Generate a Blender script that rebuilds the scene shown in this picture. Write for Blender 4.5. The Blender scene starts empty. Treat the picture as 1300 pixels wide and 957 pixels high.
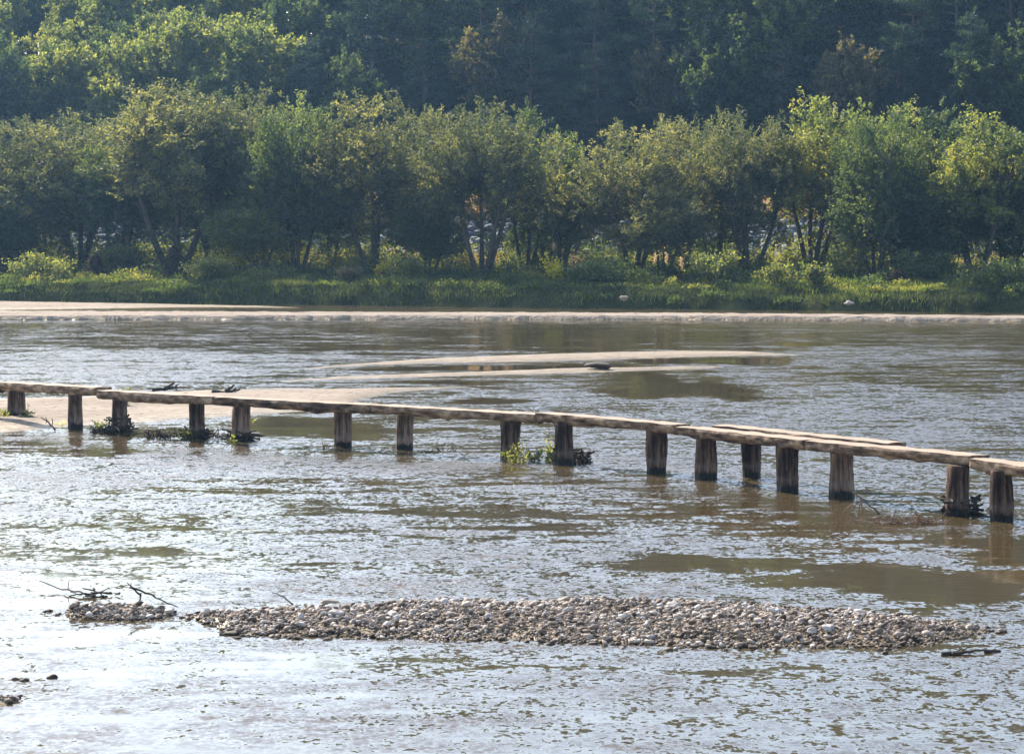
import bpy, math, random
import numpy as np
R = math.radians
rs = np.random.RandomState(7)
random.seed(7)
sc = bpy.context.scene
COL = sc.collection

# ---------------------------------------------------------------- camera maths
F, CH = 3611.0, 4.5                      # focal length (px of a 1300 px wide picture), camera height
TH = math.atan(214.5 / F)
def G(px, py, z=0.0):
    """point of the pixel ray at height z"""
    dx = px - 650.0; v = 478.5 - py
    dy = F * math.cos(TH) + v * math.sin(TH)
    dz = -F * math.sin(TH) + v * math.cos(TH)
    t = (z - CH) / dz
    return np.array([dx * t, dy * t, z])
def GD(px, d):
    """x at depth d for pixel column px"""
    return (px - 650.0) * d / F
def zat(py, d):
    return CH + (264.0 - py) * d / F
def proj(x, y, z):
    zz = z - CH
    fw = y * math.cos(TH) - zz * math.sin(TH)
    up = y * math.sin(TH) + zz * math.cos(TH)
    return 650 + F * x / fw, 478.5 - F * up / fw

# ---------------------------------------------------------------- numpy noise
_P = np.random.RandomState(3).rand(256, 256)
def vnoise(x, y):
    xi = np.floor(x).astype(int); yi = np.floor(y).astype(int)
    fx = x - xi; fy = y - yi
    fx = fx * fx * (3 - 2 * fx); fy = fy * fy * (3 - 2 * fy)
    g = lambda a, b: _P[a % 256, b % 256]
    return (g(xi, yi) * (1 - fx) + g(xi + 1, yi) * fx) * (1 - fy) + (g(xi, yi + 1) * (1 - fx) + g(xi + 1, yi + 1) * fx) * fy
def fbm(x, y, o=4):
    s = 0; a = .5; t = 0
    for k in range(o):
        s = s + a * vnoise(x * 2 ** k + 17 * k, y * 2 ** k + 31 * k); t += a; a *= .5
    return s / t
def sstep(a, b, x):
    t = np.clip((x - a) / (b - a), 0, 1); return t * t * (3 - 2 * t)

# ---------------------------------------------------------------- mesh helpers
def link(o, parent=None):
    COL.objects.link(o)
    if parent is not None: o.parent = parent
    return o
def mesh(name, V, Fc, mat=None, attrs=None, smooth=False):
    """V (n,3); Fc (m,k) array or list of such arrays (k = 3 or 4)"""
    me = bpy.data.meshes.new(name)
    V = np.asarray(V, dtype=np.float32).reshape(-1, 3)
    if not isinstance(Fc, list): Fc = [Fc]
    Fc = [np.asarray(f, dtype=np.int32) for f in Fc if len(f)]
    me.vertices.add(len(V)); me.vertices.foreach_set('co', V.ravel())
    idx = np.concatenate([f.ravel() for f in Fc])
    tot = np.concatenate([np.full(len(f), f.shape[1], dtype=np.int32) for f in Fc])
    st = np.concatenate([[0], np.cumsum(tot)[:-1]]).astype(np.int32)
    me.loops.add(len(idx)); me.loops.foreach_set('vertex_index', idx)
    me.polygons.add(len(tot)); me.polygons.foreach_set('loop_start', st)
    if smooth: me.polygons.foreach_set('use_smooth', np.ones(len(tot), dtype=bool))
    if attrs:
        for k, a in attrs.items():
            at = me.attributes.new(k, 'FLOAT', 'POINT'); at.data.foreach_set('value', np.asarray(a, dtype=np.float32))
    me.update(calc_edges=True)
    if mat: me.materials.append(mat)
    return me
def obj(name, me, parent=None, loc=(0, 0, 0)):
    o = bpy.data.objects.new(name, me); o.location = loc
    return link(o, parent)
def empty(name, loc=(0, 0, 0), rz=0.0):
    o = bpy.data.objects.new(name, None); o.location = loc; o.rotation_euler = (0, 0, rz); o.empty_display_size = .3
    return link(o)
def tag(o, label=None, cat=None, group=None, kind=None):
    if label: o['label'] = label
    if cat: o['category'] = cat
    if group: o['group'] = group
    if kind: o['kind'] = kind
    return o
def copy_thing(src, loc, rz, scale, label, group=None):
    c = src.copy(); COL.objects.link(c)
    c.location = loc; c.rotation_euler = (0, 0, rz); c.scale = scale
    c['label'] = label
    if group: c['group'] = group
    for ch in list(src.children):
        k = ch.copy(); COL.objects.link(k); k.parent = c
    return c

class Acc:
    """collects vertices, quads and tris"""
    def __init__(s): s.V = []; s.Q = []; s.T = []; s.n = 0; s.A = []
    def add(s, V, Q=None, T=None, a=None):
        V = np.asarray(V, dtype=float).reshape(-1, 3)
        s.V.append(V)
        if Q is not None and len(Q): s.Q.append(np.asarray(Q) + s.n)
        if T is not None and len(T): s.T.append(np.asarray(T) + s.n)
        s.A.append(np.full(len(V), .5) if a is None else np.broadcast_to(a, (len(V),)))
        s.n += len(V)
    def mesh(s, name, mat, smooth=False):
        fc = []
        if s.Q: fc.append(np.concatenate(s.Q))
        if s.T: fc.append(np.concatenate(s.T))
        return mesh(name, np.concatenate(s.V), fc, mat, {'tone': np.concatenate(s.A)}, smooth)
    def tube(s, pts, rad, n=5, a=None, cap=False):
        pts = np.asarray(pts, dtype=float); rad = np.broadcast_to(rad, (len(pts),))
        tan = np.gradient(pts, axis=0); tan /= np.linalg.norm(tan, axis=1)[:, None] + 1e-9
        ref = np.array([1., 0, 0]) if abs(tan[0][0]) < .8 else np.array([0, 1., 0])
        u = np.cross(tan, ref); u /= np.linalg.norm(u, axis=1)[:, None] + 1e-9
        v = np.cross(tan, u)
        an = np.arange(n) * 2 * math.pi / n
        ring = (pts[:, None, :] + rad[:, None, None] * (np.cos(an)[None, :, None] * u[:, None, :] + np.sin(an)[None, :, None] * v[:, None, :]))
        V = ring.reshape(-1, 3); Q = []
        i = np.arange(len(pts) - 1)[:, None] * n; j = np.arange(n)[None, :]; j2 = (j + 1) % n
        Q = np.stack([i + j, i + j2, i + n + j2, i + n + j], -1).reshape(-1, 4)
        T = None
        if cap:
            V = np.concatenate([V, pts[:1], pts[-1:]]); k = len(V) - 2; m = (len(pts) - 1) * n
            T = [[k, (b + 1) % n, b] for b in range(n)] + [[k + 1, m + b, m + (b + 1) % n] for b in range(n)]
        s.add(V, Q, T, a)

def norm(v): return v / (np.linalg.norm(v, axis=-1, keepdims=True) + 1e-9)
def leaves(C, D, L, W, rnd, droop=0.0):
    """rhombic leaf at each C along direction D"""
    n = len(C)
    D = norm(D); r = norm(rnd.normal(size=(n, 3)))
    S = norm(np.cross(D, r))
    L = np.broadcast_to(L, (n,))[:, None]; W = np.broadcast_to(W, (n,))[:, None]
    V = np.stack([C, C + D * L * .5 + S * W * .5, C + D * L, C + D * L * .5 - S * W * .5], 1)
    Q = np.arange(n * 4).reshape(n, 4)
    return V.reshape(-1, 3), Q

# ---------------------------------------------------------------- materials
class NT:
    def __init__(s, name):
        s.m = bpy.data.materials.new(name); s.m.use_nodes = True
        s.t = s.m.node_tree; s.t.nodes.clear()
        s.out = s.t.nodes.new('ShaderNodeOutputMaterial')
    def n(s, typ, **kw):
        nd = s.t.nodes.new('ShaderNode' + typ)
        for k, v in kw.items():
            if k in ('inp',):
                for a, b in v.items(): nd.inputs[a].default_value = b
            else: setattr(nd, k, v)
        return nd
    def l(s, a, b): s.t.links.new(a, b)
    def math(s, op, a, b=None, c=None, clamp=False):
        nd = s.n('Math', operation=op, use_clamp=clamp)
        for i, x in enumerate((a, b, c)):
            if x is None: continue
            if isinstance(x, (int, float)): nd.inputs[i].default_value = x
            else: s.l(x, nd.inputs[i])
        return nd.outputs[0]
    def noise(s, vec, scale, detail=3, rough=.5, dist=0.0, col=False):
        nd = s.n('TexNoise'); nd.inputs['Scale'].default_value = scale; nd.inputs['Detail'].default_value = detail
        nd.inputs['Roughness'].default_value = rough; nd.inputs['Distortion'].default_value = dist
        if vec is not None: s.l(vec, nd.inputs['Vector'])
        return nd.outputs['Color' if col else 'Fac']
    def ramp(s, fac, stops, interp='LINEAR'):
        nd = s.n('ValToRGB'); cr = nd.color_ramp; cr.interpolation = interp
        while len(cr.elements) > 1: cr.elements.remove(cr.elements[-1])
        for i, (p, c) in enumerate(stops):
            e = cr.elements[0] if i == 0 else cr.elements.new(p)
            e.position = p; e.color = (*c, 1) if len(c) == 3 else c
        s.l(fac, nd.inputs[0]); return nd.outputs[0]
    def mapping(s, vec, sc=(1, 1, 1)):
        nd = s.n('Mapping'); nd.inputs['Scale'].default_value = sc; s.l(vec, nd.inputs['Vector']); return nd.outputs[0]
    def mix(s, fac, a, b, mode='MIX'):
        nd = s.n('Mix', data_type='RGBA', blend_type=mode)
        for x, i in ((fac, 0), (a, 6), (b, 7)):
            if isinstance(x, (int, float)): nd.inputs[i].default_value = x
            elif isinstance(x, tuple): nd.inputs[i].default_value = (*x, 1)
            else: s.l(x, nd.inputs[i])
        return nd.outputs[2]
    def attr(s, name): return s.n('Attribute', attribute_name=name).outputs['Fac']
    def pos(s): return s.n('NewGeometry').outputs['Position']
    def obj(s): return s.n('TexCoord').outputs['Object']
    def bump(s, h, strength=.5, dist=.02):
        nd = s.n('Bump'); nd.inputs['Strength'].default_value = strength; nd.inputs['Distance'].default_value = dist
        s.l(h, nd.inputs['Height']); return nd.outputs[0]
    def principled(s, col, rough=.8, normal=None, spec=.5):
        p = s.n('BsdfPrincipled'); p.inputs['Specular IOR Level'].default_value = spec
        if isinstance(col, tuple): p.inputs['Base Color'].default_value = (*col, 1)
        else: s.l(col, p.inputs['Base Color'])
        if isinstance(rough, (int, float)): p.inputs['Roughness'].default_value = rough
        else: s.l(rough, p.inputs['Roughness'])
        if normal is not None: s.l(normal, p.inputs['Normal'])
        s.l(p.outputs[0], s.out.inputs[0]); return p

def leaf_mat(name, dark, mid, light, trans=.45, gloss=.06, tmul=(1.25, 1.25, .7), rnd=.25):
    s = NT(name)
    t = s.attr('tone')
    oi = s.n('ObjectInfo').outputs['Random']
    t2 = s.math('ADD', t, s.math('MULTIPLY', s.math('SUBTRACT', oi, .5), rnd), clamp=True)
    c = s.ramp(t2, [(0, dark), (.55, mid), (1, light)])
    tc = s.mix(1.0, c, tuple(2.4 * q for q in tmul), 'MULTIPLY')
    d = s.n('BsdfDiffuse'); s.l(s.mix(1.0, c, (.42, .45, .46), 'MULTIPLY'), d.inputs[0])
    tr = s.n('BsdfTranslucent'); s.l(tc, tr.inputs[0])
    m = s.n('MixShader'); m.inputs[0].default_value = trans; s.l(d.outputs[0], m.inputs[1]); s.l(tr.outputs[0], m.inputs[2])
    g = s.n('BsdfGlossy'); g.inputs['Roughness'].default_value = .6; g.inputs[0].default_value = (1, 1, 1, 1)
    m2 = s.n('MixShader'); m2.inputs[0].default_value = gloss
    s.l(m.outputs[0], m2.inputs[1]); s.l(g.outputs[0], m2.inputs[2])
    s.l(m2.outputs[0], s.out.inputs[0])
    return s.m

def bark_mat(name, a, b):
    s = NT(name); v = s.mapping(s.obj(), (6, 6, 1.2))
    n = s.noise(v, 3, 4); c = s.ramp(n, [(.3, a), (.7, b)])
    s.principled(c, .9, s.bump(n, .6, .03)); return s.m

M = {}
M['willow'] = leaf_mat('willow_leaf', (.034, .046, .019), (.088, .094, .038), (.20, .185, .066), .45, .05)
M['green'] = leaf_mat('green_leaf', (.024, .040, .016), (.055, .080, .027), (.125, .15, .045), .45, .04)
M['yellowgreen'] = leaf_mat('yellow_green_leaf', (.05, .07, .02), (.12, .14, .035), (.24, .22, .05), .5, .05)
M['hillyellow'] = leaf_mat('hill_yellow_leaf', (.055, .075, .022), (.13, .15, .042), (.25, .24, .06), .5, .05)
M['autumn'] = leaf_mat('autumn_leaf', (.045, .042, .02), (.09, .078, .03), (.17, .125, .045), .45, .05)
M['pine'] = leaf_mat('pine_needle', (.018, .034, .022), (.035, .062, .036), (.075, .11, .05), .25, .04, (1.1, 1.2, .7))
M['gold'] = leaf_mat('golden_leaf', (.16, .16, .02), (.35, .32, .03), (.5, .42, .04), .55, .04, (1.2, 1.15, .5))
M['grass'] = leaf_mat('bank_grass', (.022, .032, .012), (.075, .095, .025), (.20, .20, .05), .45, .04, (1.3, 1.3, .6), 0)
M['weed'] = leaf_mat('weed_leaf', (.03, .05, .015), (.075, .10, .028), (.19, .17, .05), .45, .04, (1.3, 1.3, .6), 0)
M['drygrass'] = leaf_mat('dry_grass', (.16, .11, .06), (.30, .21, .12), (.45, .34, .20), .4, .04, (1.1, 1.0, .8), 0)
M['bark'] = bark_mat('willow_bark', (.03, .024, .018), (.10, .08, .06))
M['palebark'] = bark_mat('pale_bark', (.12, .11, .10), (.30, .27, .24))
M['pinebark'] = bark_mat('pine_bark', (.06, .04, .03), (.17, .11, .08))
M['twig'] = bark_mat('wet_twig', (.015, .012, .010), (.07, .05, .035))
M['redtwig'] = bark_mat('reddish_twig', (.07, .035, .02), (.26, .15, .08))

def mat_sand():
    s = NT('river_sand'); p = s.pos()
    h = s.n('SeparateXYZ'); s.l(p, h.inputs[0]); z = h.outputs[2]
    big = s.noise(s.mapping(p, (.35, .6, 1)), 1.0, 4)
    fine = s.noise(p, 14, 3); rip = s.noise(s.mapping(p, (1.6, 4.0, 1)), 1.4, 3, .6)
    dry = s.ramp(s.math('ADD', s.math('MULTIPLY', big, .6), s.math('MULTIPLY', fine, .4)), [(.3, (.18, .14, .10)), (.5, (.275, .22, .165)), (.75, (.37, .305, .24))])
    # dark flecks: footprints, leaf litter
    vor = s.noise(s.mapping(p, (2.2, 1.3, 1)), 2.3, 2); fl = s.ramp(vor, [(.58, (1, 1, 1)), (.66, (.62, .56, .50))])
    dry = s.mix(1.0, dry, fl, 'MULTIPLY')
    wet_shade_c = s.ramp(s.noise(s.mapping(p, (1.1, .8, 1)), 1.7, 5, .65), [(.25, (.10, .068, .032)), (.5, (.20, .145, .075)), (.72, (.30, .225, .125))])
    wet = s.math('MULTIPLY', s.math('SUBTRACT', s.math('ADD', z, s.math('MULTIPLY', big, .02)), .026), 15, clamp=True)  # damp margin, reaching higher so its dark colour also paints the scarp's shade
    c = s.mix(wet, wet_shade_c, dry)
    rough = s.math('ADD', s.math('MULTIPLY', wet, .5), .4)
    s.principled(c, rough, s.bump(s.math('ADD', rip, s.math('MULTIPLY', fine, .25)), 1.0, .10), .3); return s.m
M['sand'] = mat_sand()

def mat_soil():
    s = NT('bank_soil'); p = s.pos(); n = s.noise(p, 1.5, 5)
    s.principled(s.ramp(n, [(.3, (.025, .03, .012)), (.6, (.06, .06, .025)), (.8, (.08, .07, .035))]), .95, s.bump(n, .8, .2), 0.0); return s.m
M['soil'] = mat_soil()
def mat_hill():
    s = NT('forest_floor'); p = s.pos(); n = s.noise(p, .6, 6)
    s.principled(s.ramp(n, [(.3, (.012, .018, .010)), (.6, (.03, .04, .018)), (.8, (.07, .05, .03))]), .95, s.bump(n, .8, .5)); return s.m
M['hill'] = mat_hill()

def mat_stone(name, stops, rough=.75, bump=.4, sc=9):
    s = NT(name); t = s.attr('tone'); o = s.obj(); n = s.noise(o, sc, 4)
    c = s.ramp(t, stops, 'LINEAR')
    c = s.mix(1.0, c, s.ramp(n, [(.3, (.72, .72, .72)), (.7, (1.15, 1.13, 1.1))]), 'MULTIPLY')
    # wet band at the waterline
    z = s.n('SeparateXYZ'); s.l(s.pos(), z.inputs[0])
    w = s.math('MULTIPLY', s.math('SUBTRACT', z.outputs[2], .012), 50, clamp=True)
    c = s.mix(w, s.mix(1.0, c, (.35, .31, .26), 'MULTIPLY'), c)
    s.principled(c, rough, s.bump(n, bump, .02), .4); return s.m
M['gravel'] = mat_stone('gravel_stone', [(0, (.045, .032, .022)), (.28, (.11, .078, .055)), (.5, (.28, .215, .165)), (.7, (.42, .35, .295)), (.9, (.46, .42, .39)), (1, (.58, .55, .52))])
M['riprap'] = mat_stone('riprap_stone', [(0, (.05, .05, .055)), (.5, (.13, .135, .145)), (1, (.30, .30, .30))], .85, .5, 3)

def mat_plank():
    s = NT('log_plank'); o = s.obj(); g = s.n('NewGeometry')
    nz = s.n('SeparateXYZ'); s.l(g.outputs['Normal'], nz.inputs[0])
    top = s.math('MULTIPLY', s.math('SUBTRACT', nz.outputs[2], .93), 25, clamp=True)
    v = s.mapping(o, (1.0, 14, 14)); gr = s.noise(v, 1.8, 5, .6)
    sawn = s.ramp(gr, [(.25, (.20, .14, .09)), (.5, (.34, .255, .18)), (.75, (.46, .365, .275))])
    b = s.math('ADD', s.noise(s.mapping(o, (2.2, 5, 5)), 1.5, 5, .62), s.math('MULTIPLY', s.math('SUBTRACT', s.n('ObjectInfo').outputs['Random'], .45), .12))
    side = s.ramp(b, [(.34, (.025, .014, .009)), (.44, (.085, .052, .033)), (.56, (.20, .13, .083)), (.72, (.40, .29, .19))])
    c = s.mix(top, side, sawn)
    s.principled(c, .8, s.bump(s.math('ADD', s.math('MULTIPLY', gr, .4), b), .6, .03), .3); return s.m
M['plank'] = mat_plank()
def mat_post():
    s = NT('log_post'); o = s.obj(); p = s.pos()
    z = s.n('SeparateXYZ'); s.l(p, z.inputs[0]); z = z.outputs[2]
    b = s.noise(s.mapping(o, (14, 14, 1.3)), 1.6, 5, .65)
    big = s.noise(s.mapping(o, (3, 3, 1.6)), 1.5, 3)
    ad = s.n('ObjectInfo').outputs['Random']
    f = s.math('ADD', s.math('ADD', s.math('MULTIPLY', b, .6), s.math('MULTIPLY', big, .4)), s.math('MULTIPLY', s.math('SUBTRACT', ad, .45), .13))
    c = s.ramp(f, [(.36, (.016, .009, .006)), (.46, (.065, .038, .026)), (.56, (.18, .115, .078)), (.68, (.38, .275, .20))])
    lo = s.math('ADD', z, s.math('MULTIPLY', s.math('SUBTRACT', s.noise(o, 9, 3), .5), .16))
    pale = s.math('MULTIPLY', s.math('SUBTRACT', 1.0, s.math('MULTIPLY', s.math('ABSOLUTE', s.math('SUBTRACT', lo, .21)), 14), clamp=True), .22)
    c = s.mix(pale, c, (.22, .20, .19))
    wet = s.math('MULTIPLY', s.math('SUBTRACT', lo, .09), 22, clamp=True)
    c = s.mix(wet, (.008, .008, .007), c)
    r = s.math('ADD', s.math('MULTIPLY', wet, .45), .35)
    s.principled(c, r, s.bump(b, 1.0, .07), .2); return s.m
M['post'] = mat_post()

def mat_water():
    s = NT('river_water'); p = s.pos(); rip = s.attr('ripple')
    # streaks of wind and current that roughen the surface
    st = s.noise(s.mapping(p, (.30, .85, 1)), 1.0, 4, .6, .6)
    st2 = s.noise(s.mapping(p, (.9, 1.9, 1)), 1.3, 4, .65)
    k = s.math('ADD', s.math('MULTIPLY', st, .5), s.math('MULTIPLY', st2, .5))
    k = s.math('MULTIPLY', s.math('SUBTRACT', k, .49), 5.5)
    a = s.math('ADD', rip, s.math('MULTIPLY', k, s.math('MULTIPLY', s.math('SUBTRACT', 1.15, rip), s.math('MULTIPLY', rip, 2.2))))
    a = s.math('MAXIMUM', a, 0.0); a = s.math('MINIMUM', a, 1.2); a = s.math('MULTIPLY', s.math('POWER', a, 1.6), 1.05)
    def vec(sc, scale, det):
        nz = s.n('TexNoise'); nz.inputs['Scale'].default_value = scale; nz.inputs['Detail'].default_value = det; nz.inputs['Roughness'].default_value = .55
        s.l(s.mapping(p, sc), nz.inputs['Vector'])
        sub = s.n('VectorMath', operation='SUBTRACT'); s.l(nz.outputs['Color'], sub.inputs[0]); sub.inputs[1].default_value = (.5, .5, .5)
        return sub.outputs[0]
    def scl(v, f):
        nd = s.n('VectorMath', operation='SCALE'); s.l(v, nd.inputs[0])
        if isinstance(f, (int, float)): nd.inputs['Scale'].default_value = f
        else: s.l(f, nd.inputs['Scale'])
        return nd.outputs[0]
    v1 = vec((1.1, .75, 1), 15.0, 2.0); v2 = vec((.9, .55, 1), 5.5, 1.5); v3 = vec((.8, .45, 1), 2.2, 1.0); v0 = vec((.5, 1, 1), .9, 2.0)
    base = scl(v0, .018)
    va = s.n('VectorMath', operation='ADD'); s.l(v1, va.inputs[0]); s.l(scl(v2, .5), va.inputs[1])
    vc = s.n('VectorMath', operation='ADD'); s.l(va.outputs[0], vc.inputs[0]); s.l(scl(v3, .16), vc.inputs[1])
    vb = s.n('VectorMath', operation='ADD'); s.l(vc.outputs[0], vb.inputs[0]); vb.inputs[1].default_value = (0, -.09, 0)
    w = scl(vb.outputs[0], s.math('MULTIPLY', a, WAVE))
    ad = s.n('VectorMath', operation='ADD'); s.l(base, ad.inputs[0]); s.l(w, ad.inputs[1])
    fl = s.n('VectorMath', operation='MULTIPLY'); s.l(ad.outputs[0], fl.inputs[0]); fl.inputs[1].default_value = (1, 1, 0)
    up = s.n('VectorMath', operation='ADD'); s.l(fl.outputs[0], up.inputs[0]); up.inputs[1].default_value = (0, 0, 1)
    nn = s.n('VectorMath', operation='NORMALIZE'); s.l(up.outputs[0], nn.inputs[0])
    N = nn.outputs[0]
    fr = s.n('Fresnel'); fr.inputs['IOR'].default_value = 1.333; s.l(N, fr.inputs['Normal'])
    gl = s.n('BsdfGlossy'); s.l(s.math('ADD', .05, s.math('MULTIPLY', a, .10)), gl.inputs['Roughness']); s.l(N, gl.inputs['Normal']); gl.inputs[0].default_value = (1, 1, 1, 1)
    tr = s.n('BsdfTransparent'); tr.inputs[0].default_value = (.74, .66, .47, 1)
    # suspended silt scatters a little light back
    df = s.n('BsdfDiffuse'); df.inputs[0].default_value = (.19, .14, .066, 1)
    m0 = s.n('MixShader'); m0.inputs[0].default_value = .33; s.l(tr.outputs[0], m0.inputs[1]); s.l(df.outputs[0], m0.inputs[2])
    m = s.n('MixShader'); s.l(fr.outputs[0], m.inputs[0]); s.l(m0.outputs[0], m.inputs[1]); s.l(gl.outputs[0], m.inputs[2])
    s.l(m.outputs[0], s.out.inputs[0]); return s.m
WAVE = 1.05
M['water'] = mat_water()

# ---------------------------------------------------------------- river bed with its sandbars
BARS = [
    # (height, back slope, front slope, top curve at height h, bottom curve at z=0)
    dict(h=.17, bs=.14, fs=1.3, top=[(-400, 393.5), (0, 394), (430, 395.5), (860, 396.5), (1300, 400), (1700, 403)], bot=[(-400, 407), (0, 406.5), (430, 406), (860, 406), (1300, 409), (1700, 411)]),
    dict(h=.10, bs=.05, fs=.05, top=[(-400, 378), (0, 381), (330, 386.5), (440, 390.5)], bot=[(-400, 393), (0, 393.5), (80, 392.5), (250, 390), (440, 391)]),
    dict(h=.055, bs=.07, fs=.07, top=[(340, 471), (430, 461.5), (560, 453), (700, 448), (870, 443.5), (950, 445), (1030, 450)], bot=[(340, 471.5), (430, 465.5), (560, 460.5), (700, 458.5), (870, 453.5), (950, 451.5), (1030, 450.5)]),
    dict(h=.055, bs=.07, fs=.07, top=[(255, 487.5), (390, 479), (430, 476), (600, 470), (740, 465.5), (870, 463.5), (940, 464)], bot=[(255, 488), (390, 483), (430, 481.5), (600, 477), (740, 473), (870, 469), (940, 464.5)]),
    dict(h=.09, bs=.05, fs=.05, top=[(-400, 512), (-150, 507), (0, 502), (100, 500), (180, 495), (220, 493), (300, 490.5), (440, 489.5), (560, 488), (640, 486), (720, 483)],
         bot=[(-400, 560), (-150, 556), (0, 549), (50, 545), (90, 541), (170, 536), (250, 531), (330, 526), (400, 521), (440, 514), (470, 505), (500, 498), (560, 493), (640, 488), (720, 483.5)]),
    # gravel bar
    dict(h=.10, bs=.10, fs=.12, top=[(205, 779), (228, 774), (250, 770), (300, 767), (430, 763), (600, 757), (860, 758), (960, 764), (1060, 769), (1150, 778), (1235, 788), (1290, 797)],
         bot=[(205, 783), (228, 783), (250, 788), (300, 807), (430, 807), (600, 813), (860, 819), (950, 821), (1060, 823), (1140, 819), (1210, 808), (1290, 799)], gravel=True),
    dict(h=.07, bs=.2, fs=.2, top=[(80, 774), (95, 769), (150, 765), (215, 767), (236, 773)], bot=[(80, 776), (95, 786), (180, 789), (215, 784), (236, 776)], gravel=True),
    # the next gravel bar, nearer
    dict(h=.10, bs=.10, fs=.2, top=[(-900, 840), (-300, 850), (0, 868), (28, 872), (40, 884)], bot=[(-900, 960), (-300, 940), (0, 900), (28, 890), (40, 885)], gravel=True),
]
def curve_y(pts, px, z):
    xs = np.array([p[0] for p in pts]); ys = np.array([p[1] for p in pts])
    py = np.interp(px, xs, ys)
    v = 478.5 - py
    dy = F * math.cos(TH) + v * math.sin(TH); dz = -F * math.sin(TH) + v * math.cos(TH)
    return dy * (z - CH) / dz
def bar_dist(b, x, y):
    px = 650 + F * x / (y * math.cos(TH) + CH * math.sin(TH))
    yt = curve_y(b['top'], px, b['h'] * .8); yb = curve_y(b['bot'], px, 0)
    lo, hi = b['top'][0][0], b['top'][-1][0]
    dxo = np.maximum(lo - px, px - hi) * y / F
    nz = (fbm(x * .9, y * .35, 3) - .5) * (.55 if not b.get('gravel') else .75)
    db = yt - y + nz; df = y - yb + nz * .8
    return np.minimum(db, np.where(dxo > 0, -dxo * .6, 1e3)), np.minimum(df, np.where(dxo > 0, -dxo * .6, 1e3))
def bed_z(x, y):
    x = np.asarray(x, float); y = np.asarray(y, float)
    z = -.26 + .12 * (fbm(x * .35, y * .22, 4) - .5)
    z = z - .18 * sstep(22, 5, y)
    for b in BARS:
        db, df = bar_dist(b, x, y)
        bump = (fbm(x * 2.2 + 9, y * 1.6, 3) - .5)
        zz = np.minimum(np.minimum(db * b['bs'], df * b['fs']), b['h'] * (1 + .5 * bump))
        zz = np.where(zz < 0, np.maximum(zz, -.5), zz)
        z = np.maximum(z, zz)
    return z

def fan(name, y0, y1, ny, tmax, nx, zfun, mat, attrs=None, pad=0):
    ys = y0 * (y1 / y0) ** (np.arange(ny) / (ny - 1)); ts = np.linspace(-tmax, tmax, nx)
    X = ys[:, None] * ts[None, :]; Y = np.repeat(ys[:, None], nx, 1)
    Z = zfun(X, Y)
    i = np.arange(ny - 1)[:, None] * nx; j = np.arange(nx - 1)[None, :]
    Q = np.stack([i + j, i + j + 1, i + nx + j + 1, i + nx + j], -1).reshape(-1, 4)
    V = np.stack([X, Y, Z], -1).reshape(-1, 3)
    at = {k: f(X, Y).ravel() for k, f in attrs.items()} if attrs else None
    return mesh(name, V, Q, mat, at, True)
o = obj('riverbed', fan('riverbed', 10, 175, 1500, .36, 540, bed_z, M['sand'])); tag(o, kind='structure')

# ---------------------------------------------------------------- water with its rippled reaches
# (px, py, half width px, half height px, ripple strength) laid on the water, later entries on top
RIP = [
    (200, 425, 700, 22, .42), (60, 470, 420, 16, .75), (250, 452, 300, 6, .8), (700, 425, 260, 16, .22), (1150, 430, 280, 18, .50), (330, 440, 240, 5, .3),
    (1120, 448, 260, 6, .85), (700, 500, 170, 14, .85), (1050, 510, 330, 60, .78), (1200, 480, 120, 14, .45), (850, 488, 110, 17, .03),
    (620, 509, 60, 5, .05), (900, 458, 70, 6, .05), (640, 467, 240, 4, .0), (560, 486, 60, 3, .0), (1010, 438, 50, 3, .15),
    (420, 543, 130, 16, .10), (640, 545, 90, 22, .55), (1000, 585, 300, 34, .8), (200, 552, 110, 9, .12),
    (400, 592, 420, 18, .85), (60, 575, 120, 8, .2), (250, 630, 380, 18, .40), (520, 650, 260, 12, .3), (430, 612, 200, 6, .3), (760, 628, 280, 12, .5), (80, 610, 160, 22, .8),
    (250, 712, 420, 40, .38), (60, 770, 300, 80, .26), (640, 668, 130, 10, .22), (800, 655, 120, 12, .35), (560, 674, 90, 4, .8),
    (1000, 672, 250, 20, .32), (700, 705, 260, 14, .85), (620, 745, 420, 16, .72), (880, 718, 170, 12, .08),
    (1080, 712, 170, 9, .8), (1180, 705, 90, 6, .85), (1150, 750, 230, 30, .04), (1300, 700, 130, 24, .10), (960, 752, 60, 6, .8),
    (1240, 800, 90, 5, .7), (650, 828, 190, 9, .28), (300, 850, 420, 30, .30), (1000, 850, 420, 22, .42), (960, 852, 60, 5, .15), (1200, 815, 160, 10, .5),
    (650, 930, 1500, 55, .34),
]
def ripple(x, y):
    px, py = proj(x, y, 0 * x)
    px = px + 200 * (fbm(x * .25, y * .12 + 5, 3) - .5); 
    wob = (fbm(x * .35 + 40, y * .1, 3) - .5) + .7 * (fbm(x * 1.3 + 11, y * .7, 4) - .5)
    r = np.full(x.shape, .5)
    for cx, cy, rx, ry, a in RIP:
        d = np.sqrt(((px - cx) / rx) ** 2 + ((py - cy + wob * ry * 2.0) / ry) ** 2)
        w = 1 - sstep(.45, 1.25, d)
        r = r * (1 - w) + a * w
    # the current piles up small waves just downstream of the posts
    return np.clip(r, 0, 1)
o = obj('river', fan('river', 6, 160, 620, .36, 520, lambda X, Y: 0 * X, M['water'], {'ripple': ripple})); tag(o, kind='structure')

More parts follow.
